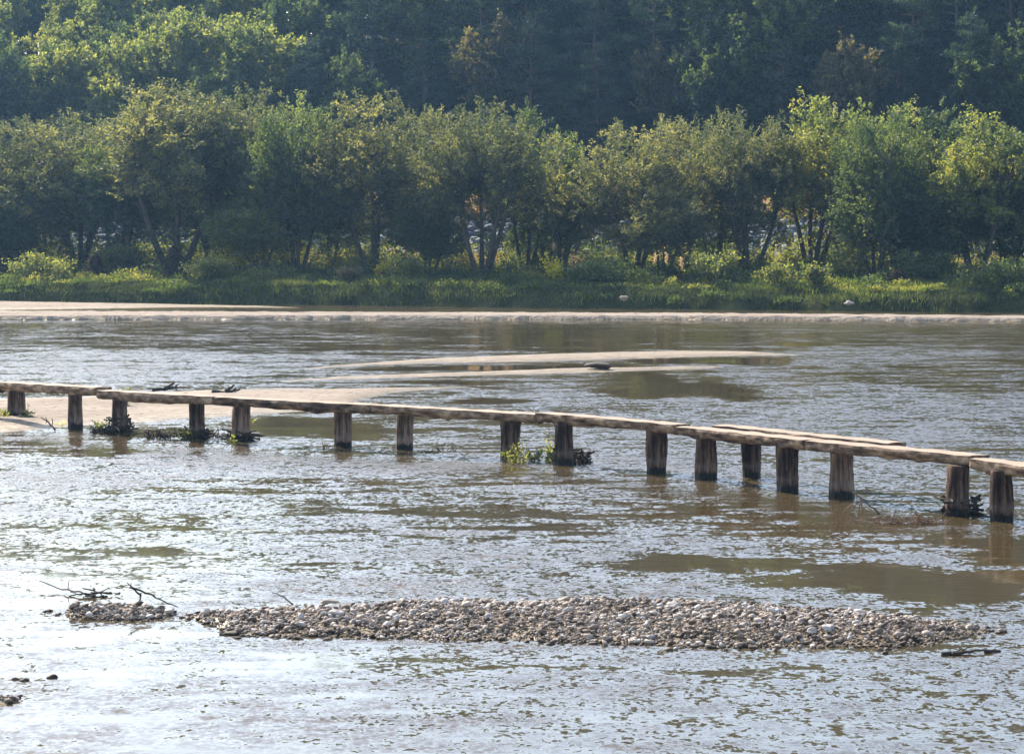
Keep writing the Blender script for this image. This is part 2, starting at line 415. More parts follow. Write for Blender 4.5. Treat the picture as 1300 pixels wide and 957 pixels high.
# ---------------------------------------------------------------- far bank, levee, hill
def foot(x): return np.clip(129.2 - .33 * x, 112, 150)
def bank_z(x, y):
    s = y - foot(x) + 1.2 * (fbm(x * .5, y * .5, 3) - .5)
    z = np.interp(s, [-4, 0, .35, 1.3, 4.5, 24, 28, 34.5, 39, 47, 52, 60], [-.8, -.05, .45, .85, 1.10, 1.35, 1.6, 3.8, 5.0, 5.1, 4.2, 4.0])
    return z + .28 * (fbm(x * .4 + 3, y * .4, 3) - .5) * sstep(.5, 4, s)
def grid(name, x0, x1, nx, s0, s1, ns, zf, mat):
    xs = np.linspace(x0, x1, nx); ss = np.linspace(s0, s1, ns)
    X = np.repeat(xs[None, :], ns, 0); Y = foot(X) + ss[:, None]
    Z = zf(X, Y); i = np.arange(ns - 1)[:, None] * nx; j = np.arange(nx - 1)[None, :]
    Q = np.stack([i + j, i + j + 1, i + nx + j + 1, i + nx + j], -1).reshape(-1, 4)
    return mesh(name, np.stack([X, Y, Z], -1).reshape(-1, 3), Q, mat, None, True)
o = obj('river_bank', grid('river_bank', -75, 75, 500, -4, 56, 260, bank_z, M['soil'])); tag(o, kind='structure')
def crest(x): return 16.5 + 5 * sstep(-26, 4, x) + 3 * sstep(20, 60, x)
def hill_z(x, y):
    s = y - foot(x) - 52
    g = 4.0 + .62 * np.maximum(s, -1)
    c = crest(x) + 2 * (fbm(x * .06, y * .06, 3) - .5)
    return c - np.log(1 + np.exp((c - g) / 2.5)) * 2.5 + 0.0 * x
o = obj('hillside', grid('hillside', -120, 120, 160, 50, 150, 70, hill_z, M['hill'])); tag(o, kind='structure')

# ---------------------------------------------------------------- tree builders
def bez(a, b, bend, n=6):
    t = np.linspace(0, 1, n)[:, None]; a = np.asarray(a, float); b = np.asarray(b, float)
    mid = (a + b) / 2 + bend
    return (1 - t) ** 2 * a + 2 * t * (1 - t) * mid + t * t * b
def make_tree(kind, seed, H=8.5, Wd=6.5, stems=4, nclump=150, nspr=8, nleaf=21, leafL=.14, leafW=.066, low=.24, mat='willow', bark='bark', up=.85, lobes=7, sprL=.55):
    r = np.random.RandomState(seed)
    tr = Acc(); cr = Acc()
    # lobed crown: a handful of sub-domes
    LB = []
    for k in range(lobes):
        a = r.rand() * 6.28; rr = Wd * .30 * math.sqrt(r.rand()); h = H * (low + .30 + .34 * r.rand() * (1 - .5 * rr / (Wd * .3)))
        LB.append((rr * math.cos(a), rr * math.sin(a), h, Wd * (.20 + .12 * r.rand()), H * (.17 + .10 * r.rand())))
    LB.append((0, 0, H * .76, Wd * .30, H * .24)); LB.append((0, 0, H * (low + .22), Wd * .38, H * .22))
    stem_pts = []
    for k in range(stems):
        a = 6.28 * k / stems + r.rand(); sp = Wd * (.10 + .20 * r.rand()) if stems > 1 else .2
        base = np.array([.12 * math.cos(a), .12 * math.sin(a), -.15]) * (1 if stems > 1 else .0) + [0, 0, -.1]
        top = np.array([sp * math.cos(a), sp * math.sin(a), H * (.62 + .2 * r.rand())])
        p = bez(base, top, np.array([math.cos(a), math.sin(a), .3]) * Wd * .05 + r.normal(size=3) * .25, 9)
        rad = np.linspace(.13 if stems > 1 else .2, .03, 9) * (H / 8.5)
        tr.tube(p, rad, 7); stem_pts.append(p)
    SP = np.concatenate([p[2:] for p in stem_pts])
    C = []
    for k in range(nclump):
        L = LB[r.randint(len(LB))]
        d = norm(r.normal(size=3)); q = r.rand() ** .33 * .98
        c = np.array([L[0] + d[0] * L[3] * q, L[1] + d[1] * L[3] * q, L[2] + d[2] * L[4] * q])
        if c[2] < H * low * .8: continue
        C.append(c)
    C = np.array(C)
    for c in C:
        # branch from the nearest lower stem point
        w = np.linalg.norm(SP - c, axis=1) + 2.0 * np.maximum(SP[:, 2] - c[2] + .4, 0)
        s = SP[np.argmin(w)]
        if r.rand() < .75: tr.tube(bez(s, c, np.array([0, 0, -.15]) + r.normal(size=3) * .12, 5), np.linspace(.03, .008, 5), 4)
    n = len(C); out = C.copy(); out[:, 2] -= H * .45; out = norm(out * [1, 1, .8])
    sd = norm(out[:, None, :] * .9 + np.array([0, 0, up]) + r.normal(size=(n, nspr, 3)) * .75)
    s0 = C[:, None, :] + r.normal(size=(n, nspr, 3)) * .28
    ln = sprL * (.6 + .7 * r.rand(n, nspr, 1))
    t = r.rand(n, nspr, nleaf, 1)
    P = s0[:, :, None, :] + sd[:, :, None, :] * ln[:, :, None, :] * t + r.normal(size=(n, nspr, nleaf, 3)) * .05
    D = norm(sd[:, :, None, :] * .8 + r.normal(size=P.shape) * .7)
    tone = np.clip(.5 + .20 * r.normal(size=(n, 1, 1, 1)) + .10 * r.normal(size=(n, nspr, 1, 1)) + .12 * r.normal(size=(n, nspr, nleaf, 1)), 0, 1)
    P = P.reshape(-1, 3); D = D.reshape(-1, 3)
    V, Q = leaves(P, D, leafL * (.7 + .6 * r.rand(len(P))), leafW * (.7 + .6 * r.rand(len(P))), r)
    cr.add(V, Q, a=np.repeat(tone.ravel(), 4))
    return tr.mesh('trunk', M[bark], True), cr.mesh('crown', M[mat])
def make_pine(seed, H=14, Wd=6.5, low=.3, mat='pine', bark='pinebark', dens=1.0):
    r = np.random.RandomState(seed); tr = Acc(); cr = Acc()
    p = bez([0, 0, -.3], [r.normal() * .5, r.normal() * .5, H], r.normal(size=3) * [.5, .5, 0], 12)
    tr.tube(p, np.linspace(.2, .03, 12), 7)
    nl = int(15 * dens); Ps = []; Ds = []; Ts = []
    for k in range(nl):
        f = low + (1 - low) * (k + .3 * r.rand()) / nl
        c = p[0] + (p[-1] - p[0]) * f; c = np.array([np.interp(f, np.linspace(0, 1, 12), p[:, i]) for i in range(3)])
        reach = Wd * .5 * (1 - ((f - low) / (1 - low)) ** 1.6 * .85) * (.7 + .5 * r.rand())
        for b in range(5):
            a = 6.28 * (b + r.rand()) / 5; L = reach * (.55 + .6 * r.rand())
            e = c + [math.cos(a) * L, math.sin(a) * L, .05 * L + .25 * r.normal()]
            q = bez(c, e, np.array([0, 0, .12 * L]), 5); tr.tube(q, np.linspace(.045, .012, 5), 4)
            m = int(150 * L / 2.6)
            t = .3 + .75 * r.rand(m) ** .7
            side = np.array([-math.sin(a), math.cos(a), 0])
            w = .30 * L * (1.05 - np.abs(t - .7))
            pt = c + (e - c) * t[:, None] + side * (r.normal(size=m) * w * .6)[:, None] + np.array([0, 0, 1]) * (r.normal(size=m) * .09 + .1)[:, None]
            Ps.append(pt); Ds.append(norm((e - c))[None] * .5 + r.normal(size=(m, 3)) * .7 + [0, 0, .45]); Ts.append(np.clip(.5 + .18 * r.normal() + .15 * r.normal(size=m), 0, 1))
    P = np.concatenate(Ps); D = np.concatenate(Ds); T = np.concatenate(Ts)
    V, Q = leaves(P, D, .34 * (.7 + .6 * r.rand(len(P))), .085, r)
    cr.add(V, Q, a=np.repeat(T, 4))
    return tr.mesh('trunk', M[bark], True), cr.mesh('crown', M[mat])

PROTO = {}
def proto(key, fn):
    PROTO[key] = [fn, None]
def plant(key, name, cat, loc, rz, scale, label, group):
    ms = PROTO[key][1]
    if ms is None: ms = PROTO[key][1] = PROTO[key][0]()
    e = empty(name, loc, rz); e.scale = scale; tag(e, label, cat, group)
    obj('trunk', ms[0], e); obj('crown', ms[1], e)
    return e
proto('w1', lambda: make_tree('w', 11, 8.5, 6.6, 4, 250, mat='willow', low=.18))
proto('w2', lambda: make_tree('w', 12, 8.5, 6.4, 3, 240, mat='willow', low=.15))
proto('w3', lambda: make_tree('w', 13, 8.5, 7.0, 5, 260, mat='willow', lobes=9, low=.18))
proto('g1', lambda: make_tree('g', 14, 8.5, 6.2, 3, 235, mat='green', leafL=.15, leafW=.085, up=.5, low=.13))
proto('g2', lambda: make_tree('g', 15, 8.5, 6.6, 4, 245, mat='green', leafL=.15, leafW=.085, up=.5, low=.10))
proto('y1', lambda: make_tree('y', 16, 8.5, 6.4, 4, 230, mat='yellowgreen', leafL=.15, leafW=.09, up=.7, low=.16))
proto('b1', lambda: make_tree('b', 21, 13, 7.6, 2, 150, 7, 17, .30, .18, .22, 'green', 'bark', .3, 11, .8))
proto('b2', lambda: make_tree('b', 22, 13, 7.0, 1, 150, 7, 17, .30, .18, .25, 'hillyellow', 'palebark', .3, 11, .8))
proto('b3', lambda: make_tree('b', 23, 13, 6.0, 1, 120, 7, 16, .28, .17, .35, 'autumn', 'palebark', .3, 9, .8))
proto('p1', lambda: make_pine(31, 14, 7.2, .32))
proto('p2', lambda: make_pine(32, 15, 6.0, .42, bark='palebark'))
proto('p3', lambda: make_pine(33, 12, 6.6, .18))

# bank trees: (trunk px, offset from the bank foot, top py, crown width px, kind, label)
BT = [
 (-95, 9, 150, 160, 'w1', 'dark willow half out of the photo at the left end of the bank'),
 (25, 7, 152, 165, 'w2', 'hazy grey willow, leftmost of the bank row, trunks leaning over bright weeds'),
 (100, 12, 138, 150, 'w3', 'pale feathery willow behind the left dry debris heap on the bank'),
 (150, 7, 168, 105, 'g1', 'slim dark green tree with a straight trunk right of the left debris heap'),
 (222, 6, 104, 190, 'w1', 'tall dark willow rising from the tall dry debris heap on the bank'),
 (305, 10, 106, 165, 'w3', 'big round topped willow, highest silver crown of the bank row'),
 (378, 5, 127, 115, 'g2', 'dark green bank tree with forked trunk right of the round topped willow'),
 (475, 6, 119, 150, 'w2', 'open feathery willow on several thin stems with dry grass showing between them'),
 (545, 13, 138, 95, 'w1', 'narrow willow squeezed behind the feathery and the low forked willows'),
 (612, 4, 124, 150, 'w3', 'broad grey willow whose trunk forks in a low V at the grass edge'),
 (668, 10, 134, 105, 'g1', 'green tree just left of the dip in the bank treeline'),
 (712, 8, 172, 90, 'y1', 'small yellow tipped tree on two thin stems, lowest at the treeline dip'),
 (805, 6, 156, 140, 'w2', 'wide grey brown willow just right of the dip in the bank treeline'),
 (868, 12, 150, 115, 'w1', 'middling grey willow behind the bright bush at the grass edge'),
 (950, 8, 134, 130, 'w3', 'pale willow with thin upright trunk beside the bright bush'),
 (1030, 9, 127, 140, 'y1', 'yellow crowned tree, highest of the right half of the bank row'),
 (1112, 4, 136, 110, 'g2', 'bank tree with a low leaning trunk casting its shadow across the bright grass'),
 (1145, 9, 137, 120, 'y1', 'yellow green tree on three thin upright stems over the bright grass'),
 (1195, 11, 134, 110, 'g1', 'dark green tree with one slender trunk between two multi stemmed bank trees'),
 (1240, 6, 145, 130, 'y1', 'golden topped tree on a fan of four stems near the right edge'),
 (1315, 9, 158, 140, 'g2', 'green bank tree cut by the right edge of the photo'),
 (1410, 8, 150, 150, 'w1', 'willow beyond the right end of the visible bank row'),
 # lower, second storey
 (60, 16, 205, 120, 'g1', 'low dark tree filling in behind the hazy leftmost willow'),
 (270, 15, 200, 120, 'g2', 'low dark green tree between the tall dark willow and the round topped one'),
 (420, 14, 205, 90, 'g1', 'low tree between the forked dark tree and the feathery willow'),
 (690, 15, 232, 90, 'g2', 'low dark tree under the treeline dip'),
 (840, 3.5, 235, 100, 'w2', 'low thick willow shrub tree with drooping branches in front of the wide grey one'),
 (905, 15, 190, 100, 'g1', 'low green tree behind the pale thin trunked willow'),
 (1080, 14, 185, 100, 'w3', 'grey low tree between the yellow crowned and the leaning trunk trees'),
 (1180, 5, 230, 100, 'g2', 'low dark tree over the bright grass in front of the slender trunk'),
 (1280, 14, 200, 100, 'g1', 'low dark tree behind the golden topped one'),
 (545, 4.5, 240, 85, 'g2', 'low leafy tree on thin crooked stems left of the V shaped trunk'),
 (5, 4, 250, 90, 'g2', 'low bushy tree at the left edge beside the bright weeds'),
 (330, 4, 245, 95, 'y1', 'low yellow leaved tree beneath the round topped willow'),
]
for i, (px, so, top, wpx, kind, lab) in enumerate(BT):
    so += 4.5; x = GD(px, 137); d = float(foot(np.array(x))) + so; x = GD(px, d); d = float(foot(np.array(x))) + so
    zg = float(bank_z(np.array(x), np.array(d)))
    h = zat(top, d) - zg; w = wpx * d / F
    W0 = {'w1': 6.6, 'w2': 6.4, 'w3': 7.0, 'g1': 6.2, 'g2': 6.6, 'y1': 6.4}[kind]
    nm = {'w': 'willow_tree', 'g': 'broadleaf_tree', 'y': 'broadleaf_tree'}[kind[0]]
    sxy = w / W0 * 1.38
    plant(kind, nm, 'willow' if kind[0] == 'w' else 'tree', (x, d, zg), rs.rand() * 6.28, (sxy, sxy, h / 8.7), lab, 'trees along the river bank')

# hillside trees
ORD = ['first', 'second', 'third', 'fourth', 'fifth', 'sixth', 'seventh', 'eighth', 'ninth', 'tenth', 'eleventh', 'twelfth', 'thirteenth', 'fourteenth', 'fifteenth', 'sixteenth', 'seventeenth', 'eighteenth', 'nineteenth', 'twentieth']
LOOK = {'b1': ('broadleaf_tree', 'dark green broadleaf tree'), 'b2': ('broadleaf_tree', 'yellow green broadleaf tree'), 'b3': ('broadleaf_tree', 'brownish autumn tree'),
        'p1': ('pine_tree', 'dark pine with level boughs'), 'p2': ('pine_tree', 'tall pine with pale trunk'), 'p3': ('pine_tree', 'low full pine')}
rows = [
 ('lowest', 2.0, ['b1', 'b1', 'b2', 'b2', 'b2', 'b2', 'p2', 'b1', 'p3', 'b3', 'p1', 'p3', 'b3', 'b1', 'p1', 'b3', 'p3', 'p2', 'b1', 'p3'], .78),
 ('second', 7.5, ['b1', 'b2', 'b2', 'b1', 'b2', 'b2', 'b1', 'p2', 'b2', 'p1', 'p1', 'p3', 'p1', 'b1', 'b2', 'p1', 'p1', 'p2', 'p1', 'p1'], .92),
 ('third', 14, ['b1', 'b2', 'b2', 'b2', 'b2', 'b2', 'b2', 'p1', 'b1', 'p1', 'p2', 'p1', 'b1', 'p1', 'b2', 'b2', 'p1', 'b1', 'p2', 'p1'], .95),
]
cnt = {}
for rn, so, ks, sc_ in rows:
    for j, k in enumerate(ks):
        px = -70 + 75.5 * j + rs.uniform(-16, 16)
        d = 180 + so; x = GD(px, d); d = float(foot(np.array(x))) + 52 + so + rs.uniform(-1.5, 1.5); x = GD(px, d)
        zg = float(hill_z(np.array(x), np.array(d)))
        s = sc_ * rs.uniform(.88, 1.1) * (1 if px > 360 else {'lowest': 1.12, 'second': .82, 'third': .75}[rn])
        key = (rn, k); cnt[key] = cnt.get(key, 0) + 1
        nm, lk = LOOK[k]
        tot = ks.count(k)
        if tot == 1: where = 'sole one in the %s hillside row' % rn
        else: where = '%s from left in the %s hillside row' % (ORD[cnt[key] - 1], rn)
        plant(k, nm, 'pine' if k[0] == 'p' else 'tree', (x, d, zg), rs.rand() * 6.28, (s * rs.uniform(.9, 1.1), s * rs.uniform(.9, 1.1), s), lk + ', ' + where, 'trees on the wooded hillside')

# the wood further up and beyond the frame: one mass, real trees joined
def light_tree(seed, pine):
    r = np.random.RandomState(seed); n = 3000
    if pine:
        f = r.rand(n) ** .8; k = np.floor(f * 11) / 11; z = 4 + 9.5 * k + r.normal(size=n) * .16; rad = 3.1 * (1 - .8 * k) * np.sqrt(r.rand(n)); a = r.rand(n) * 6.28
        P = np.stack([rad * np.cos(a), rad * np.sin(a), z], -1); L, Wd = .55, .2
    else:
        C = r.normal(size=(60, 3)) * [1.9, 1.9, 2.4] + [0, 0, 8.3]
        P = C[r.randint(60, size=n)] + r.normal(size=(n, 3)) * .55; L, Wd = .5, .32
    V, Q = leaves(P, r.normal(size=(n, 3)) + [0, 0, .3], L, Wd, r)
    return V, Q, np.repeat(np.clip(.5 + .2 * r.normal(size=n), 0, 1), 4)
LT = [light_tree(60 + i, i % 2 == 0) for i in range(4)]
for nm, sel, mt in (('pine_wood', 0, 'pine'), ('broadleaf_wood', 1, 'green')):
    A = Acc(); r = np.random.RandomState(90 + sel)
    for so in np.arange(16.5, 54, 4.6):
        for x in np.arange(-78, 82, 4.6):
            xx = x + r.uniform(-2, 2); yy = float(foot(np.array(xx))) + 52 + so + r.uniform(-2, 2)
            if (r.rand() < (.35 if x < -10 else .65)) != (sel == 0): continue
            V, Q, T = LT[sel + 2 * r.randint(2)]
            s = r.uniform(.8, 1.15) * (.62 + .38 * float(sstep(-16, -6, xx))); a = r.rand() * 6.28; ca, sa = math.cos(a), math.sin(a)
            V = V @ np.array([[ca, sa, 0], [-sa, ca, 0], [0, 0, 1]]) * s + [xx, yy, float(hill_z(np.array(xx), np.array(yy)))]
            A.add(V, Q, a=T)
            zg = float(hill_z(np.array(xx), np.array(yy)))
            A.tube([[xx, yy, zg - .3], [xx, yy, zg + 9 * s]], [.22, .08], 5, a=.0)
    o = obj(nm, A.mesh(nm, M[mt])); tag(o, 'mass of %s covering the upper hillside' % ('dark pines' if sel == 0 else 'green broadleaf trees'), 'wood', kind='stuff')

# ---------------------------------------------------------------- bank vegetation
def scatter(n, s0, s1, xm, r):
    x = r.uniform(-xm, xm, n); y = foot(x) + r.uniform(s0, s1, n); return x, y, bank_z(x, y)
r = np.random.RandomState(5)
A = Acc()
n = 230000
x, y, z = scatter(n, -.1, 20, 42, r)
s = y - foot(x)
keep = (r.rand(n) < np.interp(s, [0, 4, 8, 20], [1, 1, .6, .35])); x, y, z, s = x[keep], y[keep], z[keep], s[keep]; n = len(x)
L = (.08 + .30 * fbm(x * .6, y * .6, 3) ** 1.5) * (.6 + .8 * r.rand(n)); lean = r.normal(size=(n, 2)) * .4
B = np.stack([x, y, z - .03], -1); tip = B + np.stack([lean[:, 0] * L, lean[:, 1] * L - .12 * L, L], -1)
a = r.rand(n) * 6.28; wv = np.stack([np.cos(a), np.sin(a), 0 * a], -1) * .028
V = np.stack([B - wv, B + wv, tip], 1).reshape(-1, 3)
tone = np.clip(1.5 * (fbm(x * .35 + 7, y * .35, 3) - .5) + .55 + .12 * r.normal(size=n) - .45 * (1 - sstep(.9, 2.6, s)), 0, 1)  # last term puts the steep bank face's shade into the blade colour
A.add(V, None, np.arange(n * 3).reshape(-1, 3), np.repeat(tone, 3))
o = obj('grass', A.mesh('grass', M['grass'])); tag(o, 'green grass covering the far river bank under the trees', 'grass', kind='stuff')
# weeds: low mounds of leaves
A = Acc(); r = np.random.RandomState(6)
nm = 1500; x, y, z = scatter(nm, .3, 28, 42, r)
for i in range(nm):
    hgt = r.uniform(.12, .8) * (.5 + .5 * sstep(1, 4, y[i] - foot(x[i]))) * (1 + 1.6 * sstep(4, 16, y[i] - foot(x[i]))); rad = r.uniform(.35, 1.1); m = int(150 * (.5 + rad))
    d = norm(r.normal(size=(m, 3))); d[:, 2] = np.abs(d[:, 2]); q = r.rand(m, 1) ** .4
    P = np.array([x[i], y[i], z[i]]) + d * q * [rad, rad, hgt]
    V, Q = leaves(P, d + r.normal(size=(m, 3)) * .8 + [0, 0, .4], .13, .075, r)
    t0 = r.rand() * .95 * (.35 if y[i] - foot(x[i]) < 1.4 else 1);  A.add(V, Q, a=np.repeat(np.clip(t0 + .12 * r.normal(size=m), 0, 1), 4))  # weeds near the foot toned down, bank face shade painted in
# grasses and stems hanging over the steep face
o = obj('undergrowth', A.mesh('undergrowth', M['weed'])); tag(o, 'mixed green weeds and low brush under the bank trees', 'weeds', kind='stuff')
# dry grass on the levee
A = Acc(); r = np.random.RandomState(8); n = 90000
x, y, z = scatter(n, 34, 41, 46, r)
L = .5 + .6 * r.rand(n); B = np.stack([x, y, z - .03], -1); le = r.normal(size=(n, 2)) * .25
tip = B + np.stack([le[:, 0] * L, le[:, 1] * L, L], -1); a = r.rand(n) * 6.28; wv = np.stack([np.cos(a), np.sin(a), 0 * a], -1) * .03
A.add(np.stack([B - wv, B + wv, tip], 1).reshape(-1, 3), None, np.arange(n * 3).reshape(-1, 3), np.repeat(np.clip(.2 + .6 * fbm(x * .3, y * .3) + .15 * r.normal(size=n), 0, 1), 3))
x, y, z = scatter(16000, 22, 28, 46, r); n = 16000; L = .4 + .4 * r.rand(n); B = np.stack([x, y, z - .03], -1); le = r.normal(size=(n, 2)) * .3
tip = B + np.stack([le[:, 0] * L, le[:, 1] * L, L], -1); a = r.rand(n) * 6.28; wv = np.stack([np.cos(a), np.sin(a), 0 * a], -1) * .03
A.add(np.stack([B - wv, B + wv, tip], 1).reshape(-1, 3), None, np.arange(n * 3).reshape(-1, 3), .4)
o = obj('dry_grass', A.mesh('dry_grass', M['drygrass'])); tag(o, 'pinkish dry grass along the levee behind the bank trees', 'dry grass', kind='stuff')

# ---------------------------------------------------------------- stones
def ico(sub):
    bpy_me = bpy.data.meshes.new('t'); import bmesh
    bm = bmesh.new(); bmesh.ops.create_icosphere(bm, subdivisions=sub, radius=1); bm.to_mesh(bpy_me); bm.free()
    V = np.array([v.co[:] for v in bpy_me.vertices]); T = np.array([p.vertices[:] for p in bpy_me.polygons]); bpy.data.meshes.remove(bpy_me)
    return V, T
I1, I2, I3 = ico(1), ico(2), ico(3)
def stone_shape(r, base, rough=.28):
    V = base[0].copy(); d = np.zeros(len(V))
    for k in range(6):
        ax = norm(r.normal(size=3)); d += np.clip(V @ ax - r.uniform(.45, .8), 0, 1) * -1.0     # flat facets
    ph = r.rand(3) * 9; d += rough * .35 * (np.sin(V[:, 0] * 2.7 + ph[0]) * np.sin(V[:, 1] * 3.1 + ph[1]) + .5 * np.sin(V[:, 2] * 5 + ph[2]))
    return V * (1 + d)[:, None]
def rotm(r):
    q, _ = np.linalg.qr(r.normal(size=(3, 3))); return q
def stones_mass(name, X, Y, Z, S, T, mat, base, flat, r, sink=.3):
    shapes = [stone_shape(r, base) for _ in range(24)]
    A = Acc()
    for i in range(len(X)):
        V = shapes[i % 24] @ rotm(r)
        V = V * [r.uniform(.8, 1.35), r.uniform(.8, 1.2), flat * r.uniform(.75, 1.25)]
        a = r.normal() * .35; ca, sa = math.cos(a), math.sin(a)
        V = V @ np.array([[ca, 0, sa], [0, 1, 0], [-sa, 0, ca]])
        A.add(V * S[i] + [X[i], Y[i], Z[i] + S[i] * flat * (1 - sink)], None, base[1], T[i])
    return obj(name, A.mesh(name, mat, True))
# riprap
r = np.random.RandomState(10); n = 1700
x, y, z = scatter(n, 27.5, 34.8, 48, r)
o = stones_mass('riprap', x, y, z, r.uniform(.25, .55, n), np.clip(r.normal(.55, .25, n), 0, 1), M['riprap'], I1, .75, r)
tag(o, 'band of pale broken stone armouring the levee slope', 'riprap', kind='stuff')
# gravel bars
r = np.random.RandomState(12)
for nm, bi, lab, x0, x1, y0, y1, N in (('gravel', 5, 'long low bar of grey and tan river pebbles in the shallow water', -5.6, 6.0, 28.0, 34.0, 80000), ('gravel', 6, 'small left heap of dark pebbles just off the tip of the long bar', -5.6, -3.2, 30.0, 33.5, 12000), ('gravel', 7, 'edge of a second pebble bar at the bottom left corner', -7.5, -3.5, 24.0, 28.5, 8000)):
    X = r.uniform(x0, x1, N); Y = r.uniform(y0, y1, N); b = BARS[bi]
    db, df = bar_dist(b, X, Y); e = np.minimum(db * b['bs'], df * b['fs'])
    zz = bed_z(X, Y)
    k = (e > -.06 + .10 * (r.rand(N) ** .7 - .3)) & (zz > -.06)
    X, Y, zz = X[k], Y[k], zz[k]; n = len(X)
    S = np.clip(r.lognormal(math.log(.0138), .60, n), .007, .065)
    T = np.clip(r.beta(2.2, 2.0, n) - .05 + .6 * (fbm(X * 1.5, Y * 2.2) - .5), 0, 1)
    mound = .09 * (fbm(X * 1.4 + 4, Y * 1.4, 3) - .35)
    o = stones_mass(nm, X, Y, zz + np.maximum(mound, 0) * sstep(0, .08, e[k]), S, T, M['gravel'], I1, .62, r, .35)
    tag(o, lab, 'gravel', kind='stuff')
    pass
def stone(name, px, py, size, sc3, tone, label, seed, z0=None, mat='gravel', group=None):
    g = G(px, py, 0); zb = float(bed_z(np.array(g[0]), np.array(g[1])))
    if z0 is None: z0 = max(zb, -.02)
    g = G(px, py, z0); r = np.random.RandomState(seed)
    V = stone_shape(r, I3, .3) * np.array(sc3) * size
    me = mesh(name, V, I3[1], M[mat], {'tone': np.full(len(V), tone)}, True)
    o = obj(name, me, None, (g[0], g[1] + sc3[1] * size * .5, z0 + sc3[2] * size * .55)); tag(o, label, 'stone', group); return o
stone('stone', 1052, 800, .065, (1.15, 1, .8), .9, 'palest and largest rounded stone on the right part of the pebble bar', 1, .1)
stone('stone', 1031, 803, .045, (1.2, 1, .8), .82, 'pale grey stone just left of the largest pale one on the pebble bar', 2, .1)
stone('stone', 1079, 811, .045, (.8, 1, 1.0), .86, 'pale upright stone below right of the largest pale one', 3, .08)
stone('stone', 857, 771, .07, (1.4, 1, .6), .82, 'flat bluish grey stone at the back rim of the pebble bar', 4, .12)
stone('stone', 418, 767, .07, (1.5, 1, .5), .55, 'flat dark grey stone on the back left rim of the pebble bar', 5, .1)
stone('stone', 427, 782, .07, (1.2, 1, .7), .86, 'pale blue grey stone on the left part of the pebble bar', 6, .1)
stone('stone', 262, 779, .055, (1.1, 1, .8), .8, 'bluish stone where the small left heap meets the long pebble bar', 7, .06)
stone('stone', 297, 807, .07, (1.3, 1, .5), .12, 'dark wet stone at the front left tip of the long pebble bar', 8, -.01)
stone('stone', 62, 776, .035, (1.4, 1, .5), .05, 'small dark stone alone in bright water left of the pebble bar', 9, 0)
stone('stone', 282, 806, .03, (1.2, 1, .6), .1, 'tiny dark stone in the water off the front left tip of the bar', 10, 0)
stone('stone', 67, 864, .055, (1.2, 1, .7), .1, 'dark stone by itself at the bottom left, rightmost of the three there', 14, -.025)
stone('stone', 17, 866, .05, (1.3, 1, .6), .5, 'grey stone at the very bottom left corner, first from the edge', 22, -.02)
stone('stone', 31, 867, .045, (1.1, 1, .7), .3, 'brownish stone at the bottom left between its two neighbours', 23, -.02)
stone('stone', 1125, 830, .03, (1.3, 1, .6), .08, 'small dark stone in the water below the right end of the pebble bar', 14, 0)
stone('stone', 1172, 764, .04, (1.6, 1, .4), .1, 'low dark stone awash in the calm brown water right of the bar', 15, -.01) if False else None
o = stone('sand_lump', 760, 468.5, .30, (1.25, .9, .42), .12, 'dark rounded lump of turf lying on the thin far sandbar', 16, .05); o['category'] = 'lump'
stone('stone', 793, 381, .20, (1.2, 1, .7), .5, 'pale stone in the shaded bank face below the low willow', 17, .45)
stone('stone', 1078, 386, .16, (1.5, 1, .6), .7, 'pale stone in the shaded bank face, left one of the right hand pair', 18, .4)
stone('stone', 1120, 380, .17, (1.3, 1, .8), .8, 'white stone in the shaded bank face below the leaning trunk', 19, .45)

